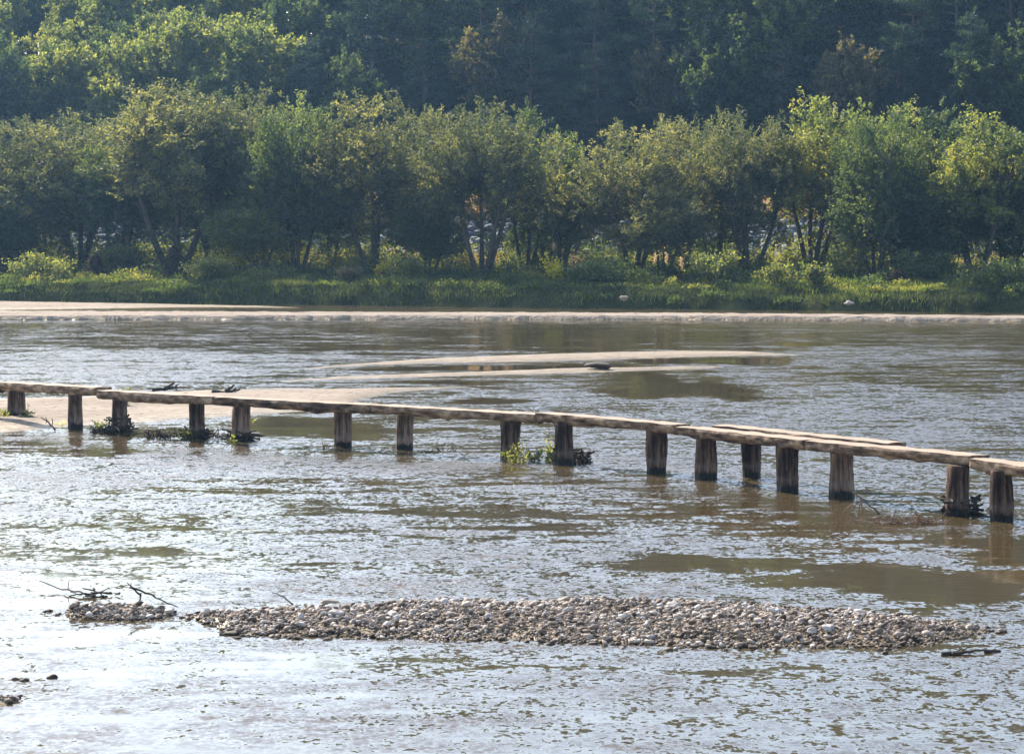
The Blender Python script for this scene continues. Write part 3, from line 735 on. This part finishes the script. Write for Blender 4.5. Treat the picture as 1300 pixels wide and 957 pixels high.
# ---------------------------------------------------------------- the footbridge
bridge = empty('log_footbridge', (0, 0, 0))
tag(bridge, 'narrow footbridge of split log planks on stout log posts zigzagging over the shallow river', 'footbridge')
def plank(p0, p1, w, t, seed, ztop=.8, knots=4, end_over=.0):
    """half log: flat sawn top, round bark-stripped belly; p0-p1 is the near top edge"""
    r = np.random.RandomState(seed)
    p0 = np.array([p0[0], p0[1], ztop]); p1 = np.array([p1[0], p1[1], ztop + r.normal() * .008])
    L = np.linalg.norm(p1 - p0); ex = (p1 - p0) / L; nrm = np.array([-ex[1], ex[0], 0.])
    if nrm[1] < 0: nrm = -nrm
    ns, nb, ntp = 110, 17, 5
    V = []; ph = r.rand(8) * 6.28
    kx = r.uniform(.08, .92, knots); ka = r.uniform(.15, .75, knots); ks = r.uniform(.006, .026, knots)
    taper = r.uniform(-.10, .10)
    for i in range(ns):
        s = i / (ns - 1); u = s * L
        wob = .018 * math.sin(u * 1.7 + ph[0]) + .008 * math.sin(u * 5.1 + ph[1])
        ww = w * (1 + taper * (s - .5)) * (1 + .04 * math.sin(u * 2.3 + ph[2]) + .02 * math.sin(u * 7 + ph[6])); tt = t * (1 + taper * (s - .5)) * (1 + .06 * math.sin(u * 1.9 + ph[3]) + .03 * math.sin(u * 6.3 + ph[4]))
        ring = []
        for k in range(ntp):            # top, near to far
            q = k / (ntp - 1); ring.append((ww * q, .004 * math.sin(u * 9 + k * 1.3 + ph[5]) - .006 * abs(math.sin(u * 3 + ph[1])) * (k in (0, ntp - 1))))
        for k in range(nb):             # belly, far to near
            a = math.pi * (k + .6) / (nb + .2); f = k / nb
            rr = 1 + .05 * math.sin(a * 5 + u * 2 + ph[6]) + .03 * math.sin(a * 9 - u * 11 + ph[7])
            for q in range(knots):
                dd = ((u - kx[q] * L) / .10) ** 2 + ((a - math.pi * (1 - ka[q] * .6)) / .35) ** 2
                rr += 2.2 * ks[q] / w * 2 * math.exp(-dd)
            ca = math.cos(a); sa = math.sin(a)
            ring.append((ww * .5 + ww * .52 * math.copysign(abs(ca) ** .75, ca) * rr, -tt * (sa ** .7) * rr))
        for (q, zz) in ring:
            q2 = q + wob; sk = 0
            if i == 0: sk = .012 * math.sin(q * 30 + ph[0])
            V.append(p0 + ex * (u + sk) + nrm * q2 + np.array([0, 0, (p1[2] - p0[2]) * s + zz]))
    n = ntp + nb; V = np.array(V); Q = []
    i = np.arange(ns - 1)[:, None] * n; j = np.arange(n)[None, :]; j2 = (j + 1) % n
    Q = np.stack([i + j, i + n + j, i + n + j2, i + j2], -1).reshape(-1, 4)
    c0 = V[:n].mean(0); c1 = V[-n:].mean(0); V = np.concatenate([V, [c0, c1]]); m = (ns - 1) * n
    T = np.array([[ns * n, b, (b + 1) % n] for b in range(n)] + [[ns * n + 1, m + (b + 1) % n, m + b] for b in range(n)])
    org = (p0 + p1) / 2; an = math.atan2(ex[1], ex[0])
    V = V - org; ca, sa = math.cos(-an), math.sin(-an)
    V = V @ np.array([[ca, sa, 0], [-sa, ca, 0], [0, 0, 1]])
    me = mesh('log_plank', V, [Q, T], M['plank'], None, True)
    me.polygons.foreach_set('use_smooth', np.concatenate([np.tile(np.array([False] * ntp + [True] * (nb - 1) + [False]), ns - 1), np.zeros(len(T), bool)]))
    o = obj('log_plank', me, bridge, org); o.rotation_euler = (0, 0, an); return o
J = [(-13.7, 62.9), (-11.05, 60.35), (-8.49, 57.75), (-5.85, 55.35), (-2.67, 53.41), (.42, 51.01), (2.78, 48.18), (4.63, 44.92), (6.79, 42.0), (8.35, 38.6), (9.8, 35.2)]
J = [(a * .9865, b * .9865) for a, b in J]
ZT = [.85, .86, .85, .87, .85, .88, .845, .875, .85, .865]
TT = [.19, .18, .19, .18, .17, .17, .17, .17, .18, .20]
for i in range(len(J) - 1):
    a = np.array(J[i]); b = np.array(J[i + 1]); d = (b - a) / np.linalg.norm(b - a)
    plank(a + d * .018, b - d * .022, .40 + .03 * math.sin(i * 2.1), TT[i], 100 + i, ZT[i], 5)
o = plank((3.36, 47.80), (5.85, 44.20), .38, .16, 140, .85, 3)
tag(o, 'shorter passing plank laid along the far side of the bridge')
def post(x, y, zt, rad, seed, lean=0.0, flare=1.0, zb=-.45, label=None):
    r = np.random.RandomState(seed); ns, nr = 40, 26
    zs = np.linspace(zb, zt, nr); an = np.arange(ns) * 2 * math.pi / ns; ph = r.rand(10) * 6.28
    V = []
    for z in zs:
        f = (z - zb) / (zt - zb); rr = rad * (1 + .05 * math.sin(z * 5 + ph[0])) * (1 + (flare - 1) * max(0, 1 - z / .35) ** 1.5 if z > 0 else flare)
        g = 1 + .035 * np.sin(an * 3 + ph[1] + z * .8) + .03 * np.sin(an * 7 + ph[2] + z * 1.5) + .022 * np.sin(an * 13 + ph[3] - z * 2) + .018 * np.sin(an * 19 + ph[4] + 6 * z) + .03 * np.sin(an * 2 + z * 7 + ph[5]) + .012 * r.normal(size=ns)
        # a strip of bark fallen away
        strip = np.exp(-((np.angle(np.exp(1j * (an - ph[6]))) / .5) ** 2)) * (1 if math.sin(z * 4 + ph[7]) > -.2 else 0); g = g - .05 * strip
        V.append(np.stack([lean * z + rr * g * np.cos(an), rr * g * np.sin(an), np.full(ns, z)], -1))
    V = np.concatenate(V); n = ns
    i = np.arange(nr - 1)[:, None] * n; j = np.arange(n)[None, :]; j2 = (j + 1) % n
    Q = np.stack([i + j, i + j2, i + n + j2, i + n + j], -1).reshape(-1, 4)
    V = np.concatenate([V, [[lean * zt, 0, zt]]]); m = (nr - 1) * n
    T = np.array([[ns * nr, m + b, m + (b + 1) % n] for b in range(n)])
    me = mesh('log_post', V, [Q, T], M['post'], None, True)
    o = obj('log_post', me, bridge, (x, y, 0)); o.rotation_euler = (r.normal() * .015, r.normal() * .02, 0)
    if label: o['label'] = label
    return o
POSTS = [(19, 533, 21, 0, 1.1), (95, 544, 17.5, 0, 1.0), (150, 548, 19, .03, 1.25), (249, 557, 19, 0, 1.15), (304, 560, 22, .02, 1.1), (435, 568, 22, 0, 1.0), (513, 571, 22, 0, 1.0),
         (647, 583, 25, .04, 1.0), (717, 590, 23, 0, 1.15), (834, 601, 26, 0, 1.0), (897, 608, 27, 0, 1.0), (1002, 625, 28, 0, 1.0), (1071, 632, 30, 0, 1.0), (1217, 655, 29, -.01, 1.2), (1274, 662, 29, 0, 1.0)]
PP = []
for i, (px, py, wpx, lean, fl) in enumerate(POSTS):
    g = G(px, py, 0); rad = wpx * g[1] / F / 2
    PP.append((g[0], g[1] + rad))
    post(g[0], g[1] + rad * 1.0, .73, rad, 200 + i, lean, fl, label='pale weathered post with most of its bark gone' if i == 14 else None)
g = G(955, 606, 0); post(g[0], g[1] + .1, .74, .165, 230)
g = G(1072, 622, 0); post(g[0], g[1] + .15, .74, .15, 231)
post(-12.0, 61.5, .73, .18, 232); post(-13.5, 62.95, .73, .17, 233); post(8.55, 38.7, .73, .18, 234); post(8.25, 39.6, .73, .18, 235)

# ---------------------------------------------------------------- driftwood, weeds and debris
def branch(A, p0, p1, r0, r1, r, twigs=4, bend=.08, tw=.25):
    L = np.linalg.norm(np.array(p1) - np.array(p0)); p = bez(p0, p1, r.normal(size=3) * bend * L, 10)
    p += r.normal(size=p.shape) * .01 * L; A.tube(p, np.linspace(r0, r1, 10), 6, cap=True)
    for k in range(twigs):
        q = p[r.randint(3, 9)]; d = norm(np.array(p1) - np.array(p0) + r.normal(size=3) * L * .8); e = q + d * L * tw * r.uniform(.5, 1); e[2] = max(e[2], -.02)
        A.tube(bez(q, e, r.normal(size=3) * .03, 5), np.linspace(r0 * .5, r1 * .5, 5), 4)
def stick(name, segs, r0, r1, label, seed, mat='twig', cat='driftwood', twigs=3, tw=.25, bend=.06):
    A = Acc(); r = np.random.RandomState(seed)
    for (a, b) in segs: branch(A, a, b, r0, r1, r, twigs, bend, tw)
    o = obj(name, A.mesh(name, M[mat], True)); 
    return tag(o, label, cat)
g1 = G(1124, 653, 0); g0 = G(1088, 628, .0); 
stick('driftwood_stick', [((g1[0], g1[1], -.05), (g1[0] - .44, g1[1] + .35, .30))], .012, .008, 'thin straight dark stick slanting out of the water between the right bridge posts', 1, twigs=0, bend=.01)
a = G(50, 741, .06); b = G(118, 755, .03)
stick('driftwood_stick', [(b, (a[0], a[1], .12))], .012, .006, 'long thin twig trailing to the left over bright water beside the pebble bar', 2, twigs=3, tw=.12, bend=.03)
A = Acc(); r = np.random.RandomState(3); c = G(124, 757, 0)
for k in range(16):
    q = c + r.normal(size=3) * [.09, .12, .02] + [0, 0, .03]; branch(A, q, q + r.normal(size=3) * [.13, .1, .04] + [0, 0, .03], .012, .006, r, 0)
tag(obj('debris_clump', A.mesh('debris_clump', M['twig'], True)), 'small dark twig clump at the end of the long thin twig', 'debris')
a = G(176, 769, .05); b = G(165, 742, .2)
stick('driftwood_branch', [((a[0], a[1], .05), (a[0] + .03, a[1], .2)), ((a[0] + .03, a[1], .16), (a[0] - .14, a[1] + .1, .30)), ((a[0] - .10, a[1] + .05, .26), (a[0] + .44, a[1] - .02, .04))], .013, .006, 'forked dark driftwood branch stuck upright in the small left pebble heap', 4, twigs=1, tw=.2)
a = G(372, 768, .10)
stick('driftwood_stick', [(a, (a[0] - .26, a[1] + .3, .2))], .010, .005, 'short twig poking from the back rim of the pebble bar', 5, twigs=1)
a = G(1196, 832, 0); b = G(1250, 829, 0)
stick('driftwood_log', [((a[0], a[1], .01), (b[0], b[1], .03)), ((a[0] + .1, a[1], .02), (a[0] + .3, a[1] + .08, .03)), ((b[0], b[1], .02), (b[0] + .18, b[1] + .1, .01))], .022, .010, 'low dark driftwood lying awash near the bottom right', 6, twigs=2)
a = G(70, 546, 0.02)
stick('driftwood_stick', [((a[0], a[1], .02), (a[0] - .35, a[1] + .4, .26))], .02, .012, 'bare branch leaning on the wet sand right of the leftmost bridge post', 7, twigs=4, tw=.3)
for k, (px, py, lab) in enumerate(((291, 498, 'dark driftwood snag lying on the sandbank beyond the bridge, right one of two'), (214, 495, 'small dark driftwood lying on the sandbank beyond the bridge, left one of two'))):
    a = G(px, py, .09)
    stick('driftwood_snag', [((a[0] - .4, a[1], .10), (a[0] + .25, a[1] + .1, .16)), ((a[0] - .1, a[1], .12), (a[0] + .1, a[1] + .2, .26))], .05, .02, lab, 8 + k, twigs=4)
def tangle(name, px, py, w, h, n, mat, label, seed, cat='debris', up=.5, rr=.007, length=.22, lay=None):
    n = int(n * .7); rr *= .8; length *= .8
    A = Acc(); r = np.random.RandomState(seed); c = G(px, py, 0)
    for k in range(n):
        q = c + np.array([r.uniform(-w, w), r.uniform(-w, w) * .35 + .05, abs(r.normal()) * h * .3])
        d = norm(r.normal(size=3) * [1, .8, .5] + [0, 0, up]); e = q + d * length * r.uniform(.5, 1.4); e[2] = max(e[2], -.02)
        A.tube(bez(q, e, r.normal(size=3) * .04, 5), np.linspace(rr, rr * .5, 5), 4)
    o = obj(name, A.mesh(name, M[mat], True)); return tag(o, label, cat)
tangle('debris_tangle', 1158, 665, .42, .12, 170, 'redtwig', 'reddish brown tangle of dead twigs in the water between the two right posts', 20, up=.35)
tangle('debris_tangle', 1098, 664, .22, .05, 35, 'redtwig', 'thin scatter of brown stalks left of the reddish tangle', 21, up=.3)
tangle('twig_cluster', 1083, 652, .16, .1, 14, 'redtwig', 'few upright bare twigs in the water below the slanting stick', 22, up=1.3, length=.32)
tangle('debris_tangle', 205, 557, .30, .12, 90, 'twig', 'dark flood debris left of the fourth visible post from the left', 23, up=.5, rr=.012)
tangle('debris_tangle', 272, 556, .28, .08, 60, 'twig', 'low dark debris strung between the fourth and fifth posts from the left', 24, up=.4, rr=.012)
tangle('debris_tangle', 132, 550, .22, .12, 70, 'twig', 'dark mossy debris caught left of the third post from the left', 25, up=.5, rr=.013)
tangle('debris_tangle', 556, 574, .3, .06, 26, 'twig', 'few floating twigs right of the seventh post from the left', 26, up=.5, rr=.008)
tangle('debris_tangle', 418, 570, .14, .05, 22, 'redtwig', 'small rusty twigs beside the sixth post from the left', 27, up=.3)
# matted roots and moss collars round some posts
def collar(px, py, w, h, label, seed, n=60):
    A = Acc(); r = np.random.RandomState(seed); c = G(px, py, 0); c[1] += .15
    for k in range(n):
        a = r.rand() * 6.28; rad = w * (.85 + .35 * r.rand()); q = c + [rad * math.cos(a), rad * math.sin(a), r.rand() ** 1.5 * h]
        e = q + np.array([-math.sin(a), math.cos(a), 0]) * r.normal() * .14 + [math.cos(a) * .05, math.sin(a) * .05, r.normal() * .05]
        e[2] = max(e[2], -.03); A.tube(bez(q, e, r.normal(size=3) * .03, 4), .012 + .012 * r.rand(), 5)
    tag(obj('root_mat', A.mesh('root_mat', M['twig'], True)), label, 'debris')
collar(150, 549, .19, .30, 'black matted roots wrapped round the third post from the left', 30)
collar(249, 557, .18, .18, 'black matted roots round the foot of the fourth post from the left', 31)
collar(304, 560, .20, .16, 'black mossy mat round the foot of the fifth post from the left', 32)
collar(727, 588, .22, .20, 'black root mat bulging right of the ninth post from the left', 33, 170)
collar(1221, 655, .19, .28, 'black straggling roots round the foot of the second last post', 34)
collar(19, 533, .18, .14, 'dark debris round the foot of the leftmost visible post', 35)
# leafy plants growing at the posts
def herb(px, py, w, h, n, nl, label, seed, mat='weed', z0=0.0, leaf=.05):
    A = Acc(); B = Acc(); r = np.random.RandomState(seed); c = G(px, py, z0); e0 = empty('water_plant', tuple(c)); tag(e0, label, 'plant')
    for k in range(n):
        q = np.array([r.uniform(-w, w), r.uniform(-.12, .25), -.03]) * ([.02, .02, 1] if n < 13 else [1, 1, 1]); e = q + [r.normal() * .10, r.normal() * .08, h * r.uniform(.35, 1)]
        p = bez(q, e, r.normal(size=3) * .04, 7); A.tube(p, np.linspace(.005, .002, 7), 4)
        m = nl; t = r.uniform(.15, 1, m); P = np.stack([np.interp(t, np.linspace(0, 1, 7), p[:, i]) for i in range(3)], -1)
        V, Q = leaves(P, r.normal(size=(m, 3)) + [0, 0, .3], leaf * 1.5, leaf * .7, r); B.add(V, Q, a=np.repeat(np.clip(r.normal(.6, .25, m), 0, 1), 4))
    obj('stems', A.mesh('stems', M['redtwig'], True), e0); obj('leaves', B.mesh('leaves', M[mat]), e0)
herb(680, 587, .50, .30, 50, 10, 'leafy green and yellow weeds spreading between the eighth and ninth posts', 40, 'weed')
herb(655, 590, .12, .50, 16, 9, 'yellow grassy tuft in front of the eighth post from the left', 41, 'yellowgreen', leaf=.035)
herb(700, 584, .10, .95, 4, 9, 'tall thin leafy stem climbing left of the ninth post to the plank', 42, 'yellowgreen', leaf=.05)
herb(292, 562, .06, .16, 6, 7, 'bright yellow green sprig at the left foot of the fifth post', 43, 'yellowgreen')
herb(316, 556, .05, .55, 5, 9, 'thin leafy sprig up the right side of the fifth post', 44, 'yellowgreen')
herb(238, 557, .16, .25, 12, 9, 'greenish weeds on the left of the fourth post', 45, 'weed')
herb(33, 532, .10, .35, 9, 9, 'yellowish weed at the right foot of the leftmost post', 46, 'yellowgreen', .05)
herb(160, 520, .05, .6, 10, 12, 'leafy creeper clinging to the right side of the third post', 47, 'weed', .0)
herb(3, 530, .16, .25, 16, 9, 'dark low weeds left of the leftmost post on the sand', 48, 'weed', .06)
herb(127, 546, .12, .2, 12, 9, 'small green plant on the wet sand left of the third post', 49, 'weed')
herb(78, 541, .03, .16, 2, 4, 'tiny orange and yellow plant on the sand beside the second post', 50, 'gold')

# debris heaps round bank trunks
def heap(px, py, h, w, label, seed):
    x = GD(px, 135); d = float(foot(np.array(x))) + 5.2; x = GD(px, d); zg = float(bank_z(np.array(x), np.array(d)))
    A = Acc(); r = np.random.RandomState(seed); n = 900
    a = r.rand(n) * 6.28; f = r.rand(n) ** .8; rad = w * (1 - f) * .5 * (.75 + .35 * r.rand(n)) + .05
    P = np.stack([x + rad * np.cos(a), d + rad * np.sin(a), zg + f * h * .9], -1)
    D = np.stack([np.cos(a) * .45, np.sin(a) * .45, -np.ones(n)], -1) + r.normal(size=(n, 3)) * .35
    V, Q = leaves(P, D, .42, .06, r); A.add(V, Q, a=np.repeat(r.rand(n) * .6, 4))
    rings = []
    an = np.arange(14) * 2 * math.pi / 14
    for f in np.linspace(0, 1, 7):
        rr = w * .46 * (1 - f) ** .9 + .03; g = 1 + .12 * np.sin(an * 3 + f * 4) + .06 * r.normal(size=14)
        rings.append(np.stack([x + rr * g * np.cos(an), d + rr * g * np.sin(an), np.full(14, zg - .1 + f * h)], -1))
    V = np.concatenate(rings); i = np.arange(6)[:, None] * 14; j = np.arange(14)[None, :]; j2 = (j + 1) % 14
    A.add(V, np.stack([i + j, i + j2, i + 14 + j2, i + 14 + j], -1).reshape(-1, 4), a=.1)
    tag(obj('debris_heap', A.mesh('debris_heap', M['strawdark'])), label, 'debris heap')
M['strawdark'] = leaf_mat('dry_debris', (.05, .035, .022), (.13, .09, .055), (.24, .17, .10), .2, .02, (1, 1, .8), 0)
heap(122, 356, 1.25, 1.0, 'cone of dry brown flood debris left on the bright grass bank', 50)
heap(222, 352, 1.8, 1.1, 'taller dry brown debris cone at the foot of the tall dark willow', 51)
heap(1140, 352, .7, 1.5, 'low dry debris at the foot of the thin stemmed tree on the right bank', 52)
heap(4, 352, 1.0, 1.2, 'brown debris heap against the leaning trunks at the left edge', 53)
# single bushes
def bush(px, so, w, h, mat, label, seed, n=2600):
    w *= .9; h *= .72; n = int(n * .8)
    x = GD(px, 136); d = float(foot(np.array(x))) + so; x = GD(px, d); zg = float(bank_z(np.array(x), np.array(d)))
    r = np.random.RandomState(seed); A = Acc(); B = Acc(); K = 18
    C = np.stack([r.normal(size=K) * w * .25, r.normal(size=K) * w * .22, h * r.uniform(.25, .85, K)], -1)
    for c in C: A.tube(bez([0, 0, -.1], c, r.normal(size=3) * .1, 5), np.linspace(.02, .008, 5), 4)
    P = C[r.randint(K, size=n)] + r.normal(size=(n, 3)) * [.17 * w * .6, .17 * w * .6, .14 * h]; P[:, 2] = np.abs(P[:, 2])
    V, Q = leaves(P, r.normal(size=(n, 3)) + [0, 0, .3], .15, .09, r); B.add(V, Q, a=np.repeat(np.clip(r.normal(.6, .2, n), 0, 1), 4))
    e = empty('bush', (x, d, zg)); tag(e, label, 'bush')
    obj('stems', A.mesh('stems', M['bark'], True), e); obj('foliage', B.mesh('foliage', M[mat]), e)
bush(905, 3.6, 1.9, 1.9, 'yellowgreen', 'bright light green bush left of the pale thin trunked willow', 60)
bush(705, 3.4, .9, 1.5, 'gold', 'narrow bright yellow bush at the grass edge under the treeline dip', 61, 900)
bush(320, 9, 3.4, 3.6, 'gold', 'bright yellow leaved bush glowing under the round topped willow', 62, 2600)
bush(365, 12, 3.0, 3.2, 'gold', 'second yellow leaved bush, behind the forked dark tree', 63, 1700)
bush(990, 3, 1.1, 1.4, 'yellowgreen', 'small yellowish bush at the bank edge below the yellow crowned tree', 64, 900)
bush(1038, 2.5, 1.5, 1.5, 'weed', 'ragged low bush left of the bright grass strip', 65, 1400)
bush(1275, 3.6, 2.6, 1.8, 'green', 'round green bush by the right edge of the photo', 66)
bush(770, 3.4, 3.0, 1.5, 'green', 'wide low bush left of the low thick willow', 67)
bush(262, 3.2, 2.2, 1.5, 'yellowgreen', 'pale green bush right of the taller debris cone', 68)
bush(60, 4.2, 3.0, 1.6, 'yellowgreen', 'broad bright weedy bush near the left edge behind the shaded bank', 69)
bush(525, 4.5, 1.2, 1.4, 'yellowgreen', 'small glossy leaved bush with a few yellow leaves left of the V shaped trunk', 70, 1100)
bush(488, 5.5, .9, 1.2, 'gold', 'sprig of bright yellow leaves by the feathery willow stems', 71, 420)
bush(1170, 6.5, 2.6, 2.0, 'green', 'dark rounded bush behind the thin upright stems', 72)
bush(1090, 8, 2.2, 4.6, 'yellowgreen', 'tall yellow lit bush behind the leaning trunk', 73, 2600)
bush(440, 3.0, 1.6, 1.0, 'autumn', 'rusty low bush at the shaded bank edge', 74, 1000)
bush(150, 9, 3.4, 2.0, 'weed', 'wide dull bush between the two debris cones', 75)
# pale plumes
PL = [(700, 3.2, 1.6), (723, 2.6, 1.0), (829, 2.6, 1.2), (862, 3.0, 1.0), (843, 2.8, 1.2)]
for k, (px, so, h) in enumerate(PL):
    x = GD(px, 132); d = float(foot(np.array(x))) + so; x = GD(px, d); zg = float(bank_z(np.array(x), np.array(d)))
    A = Acc(); B = Acc(); r = np.random.RandomState(80 + k)
    A.tube(bez([0, 0, 0], [.1, 0, h], r.normal(size=3) * .05, 6), .012, 4)
    P = np.array([.1, 0, h]) + r.normal(size=(60, 3)) * [.03, .03, .12]; V, Q = leaves(P, r.normal(size=(60, 3)) * .4 + [0, 0, 1], .14, .03, r); B.add(V, Q, a=1.0)
    e = empty('plume_grass', (x, d, zg)); tag(e, 'thin stalk of grass with a pale seed plume at the bank edge', 'plume grass', 'pale plumes at the bank edge')
    obj('stem', A.mesh('stem', M['strawdark'], True), e); obj('plume', B.mesh('plume', M['drygrass']), e)

# ---------------------------------------------------------------- haze
import bmesh
bm = bmesh.new(); bmesh.ops.create_cube(bm, size=1)
me = bpy.data.meshes.new('haze'); bm.to_mesh(me); bm.free()
hz = obj('haze', me, None, (0, 145, 28)); hz.scale = (330, 330, 60); tag(hz, 'thin blue haze in the air over river and hill', 'haze', kind='stuff')
hz.scale = (330, 330, 62)
s = NT('haze'); pv = s.n('VolumePrincipled'); pv.inputs['Color'].default_value = (.34, .62, 1, 1); pv.inputs['Density'].default_value = .00022; pv.inputs['Anisotropy'].default_value = .55
s.l(pv.outputs[0], s.out.inputs['Volume']); me.materials.append(s.m)

# ---------------------------------------------------------------- light
SUN_EL, SUN_AZ = 38.0, -32.0          # azimuth from +Y, negative to the left
w = bpy.data.worlds.new('World'); sc.world = w; w.use_nodes = True
nt = w.node_tree; bg = nt.nodes['Background']
sky = nt.nodes.new('ShaderNodeTexSky'); sky.sky_type = 'NISHITA'; sky.sun_disc = False
sky.sun_elevation = R(SUN_EL); sky.sun_rotation = R(SUN_AZ); sky.air_density = 1.0; sky.dust_density = 1.3; sky.ozone_density = 1.0
nt.links.new(sky.outputs[0], bg.inputs[0]); bg.inputs[1].default_value = .15
ld = bpy.data.lights.new('sun', 'SUN'); ld.energy = 4.4; ld.angle = R(.53); ld.color = (1, .90, .76)
so = bpy.data.objects.new('sun', ld); COL.objects.link(so)
from mathutils import Vector
dr = Vector((math.sin(R(SUN_AZ)) * math.cos(R(SUN_EL)), math.cos(R(SUN_AZ)) * math.cos(R(SUN_EL)), math.sin(R(SUN_EL))))
so.rotation_euler = dr.to_track_quat('Z', 'Y').to_euler(); so.location = (0, 0, 80)

cam = bpy.data.cameras.new('camera'); cam.sensor_width = 36; cam.lens = F / 1300 * 36; cam.clip_end = 2000; cam.clip_start = .5
co = bpy.data.objects.new('camera', cam); COL.objects.link(co); co.location = (0, 0, CH); co.rotation_euler = (R(90) - TH, 0, 0)
sc.camera = co
sc.view_settings.view_transform = 'Standard'; sc.view_settings.look = 'None'; sc.view_settings.exposure = 1.15; sc.view_settings.gamma = 1
cy = sc.cycles; cy.use_denoising = True; cy.max_bounces = 6; cy.diffuse_bounces = 2; cy.glossy_bounces = 2; cy.transmission_bounces = 3; cy.transparent_max_bounces = 8; cy.volume_bounces = 0; cy.denoising_prefilter = 'ACCURATE'
cy.sample_clamp_indirect = 6; cy.sample_clamp_direct = 12
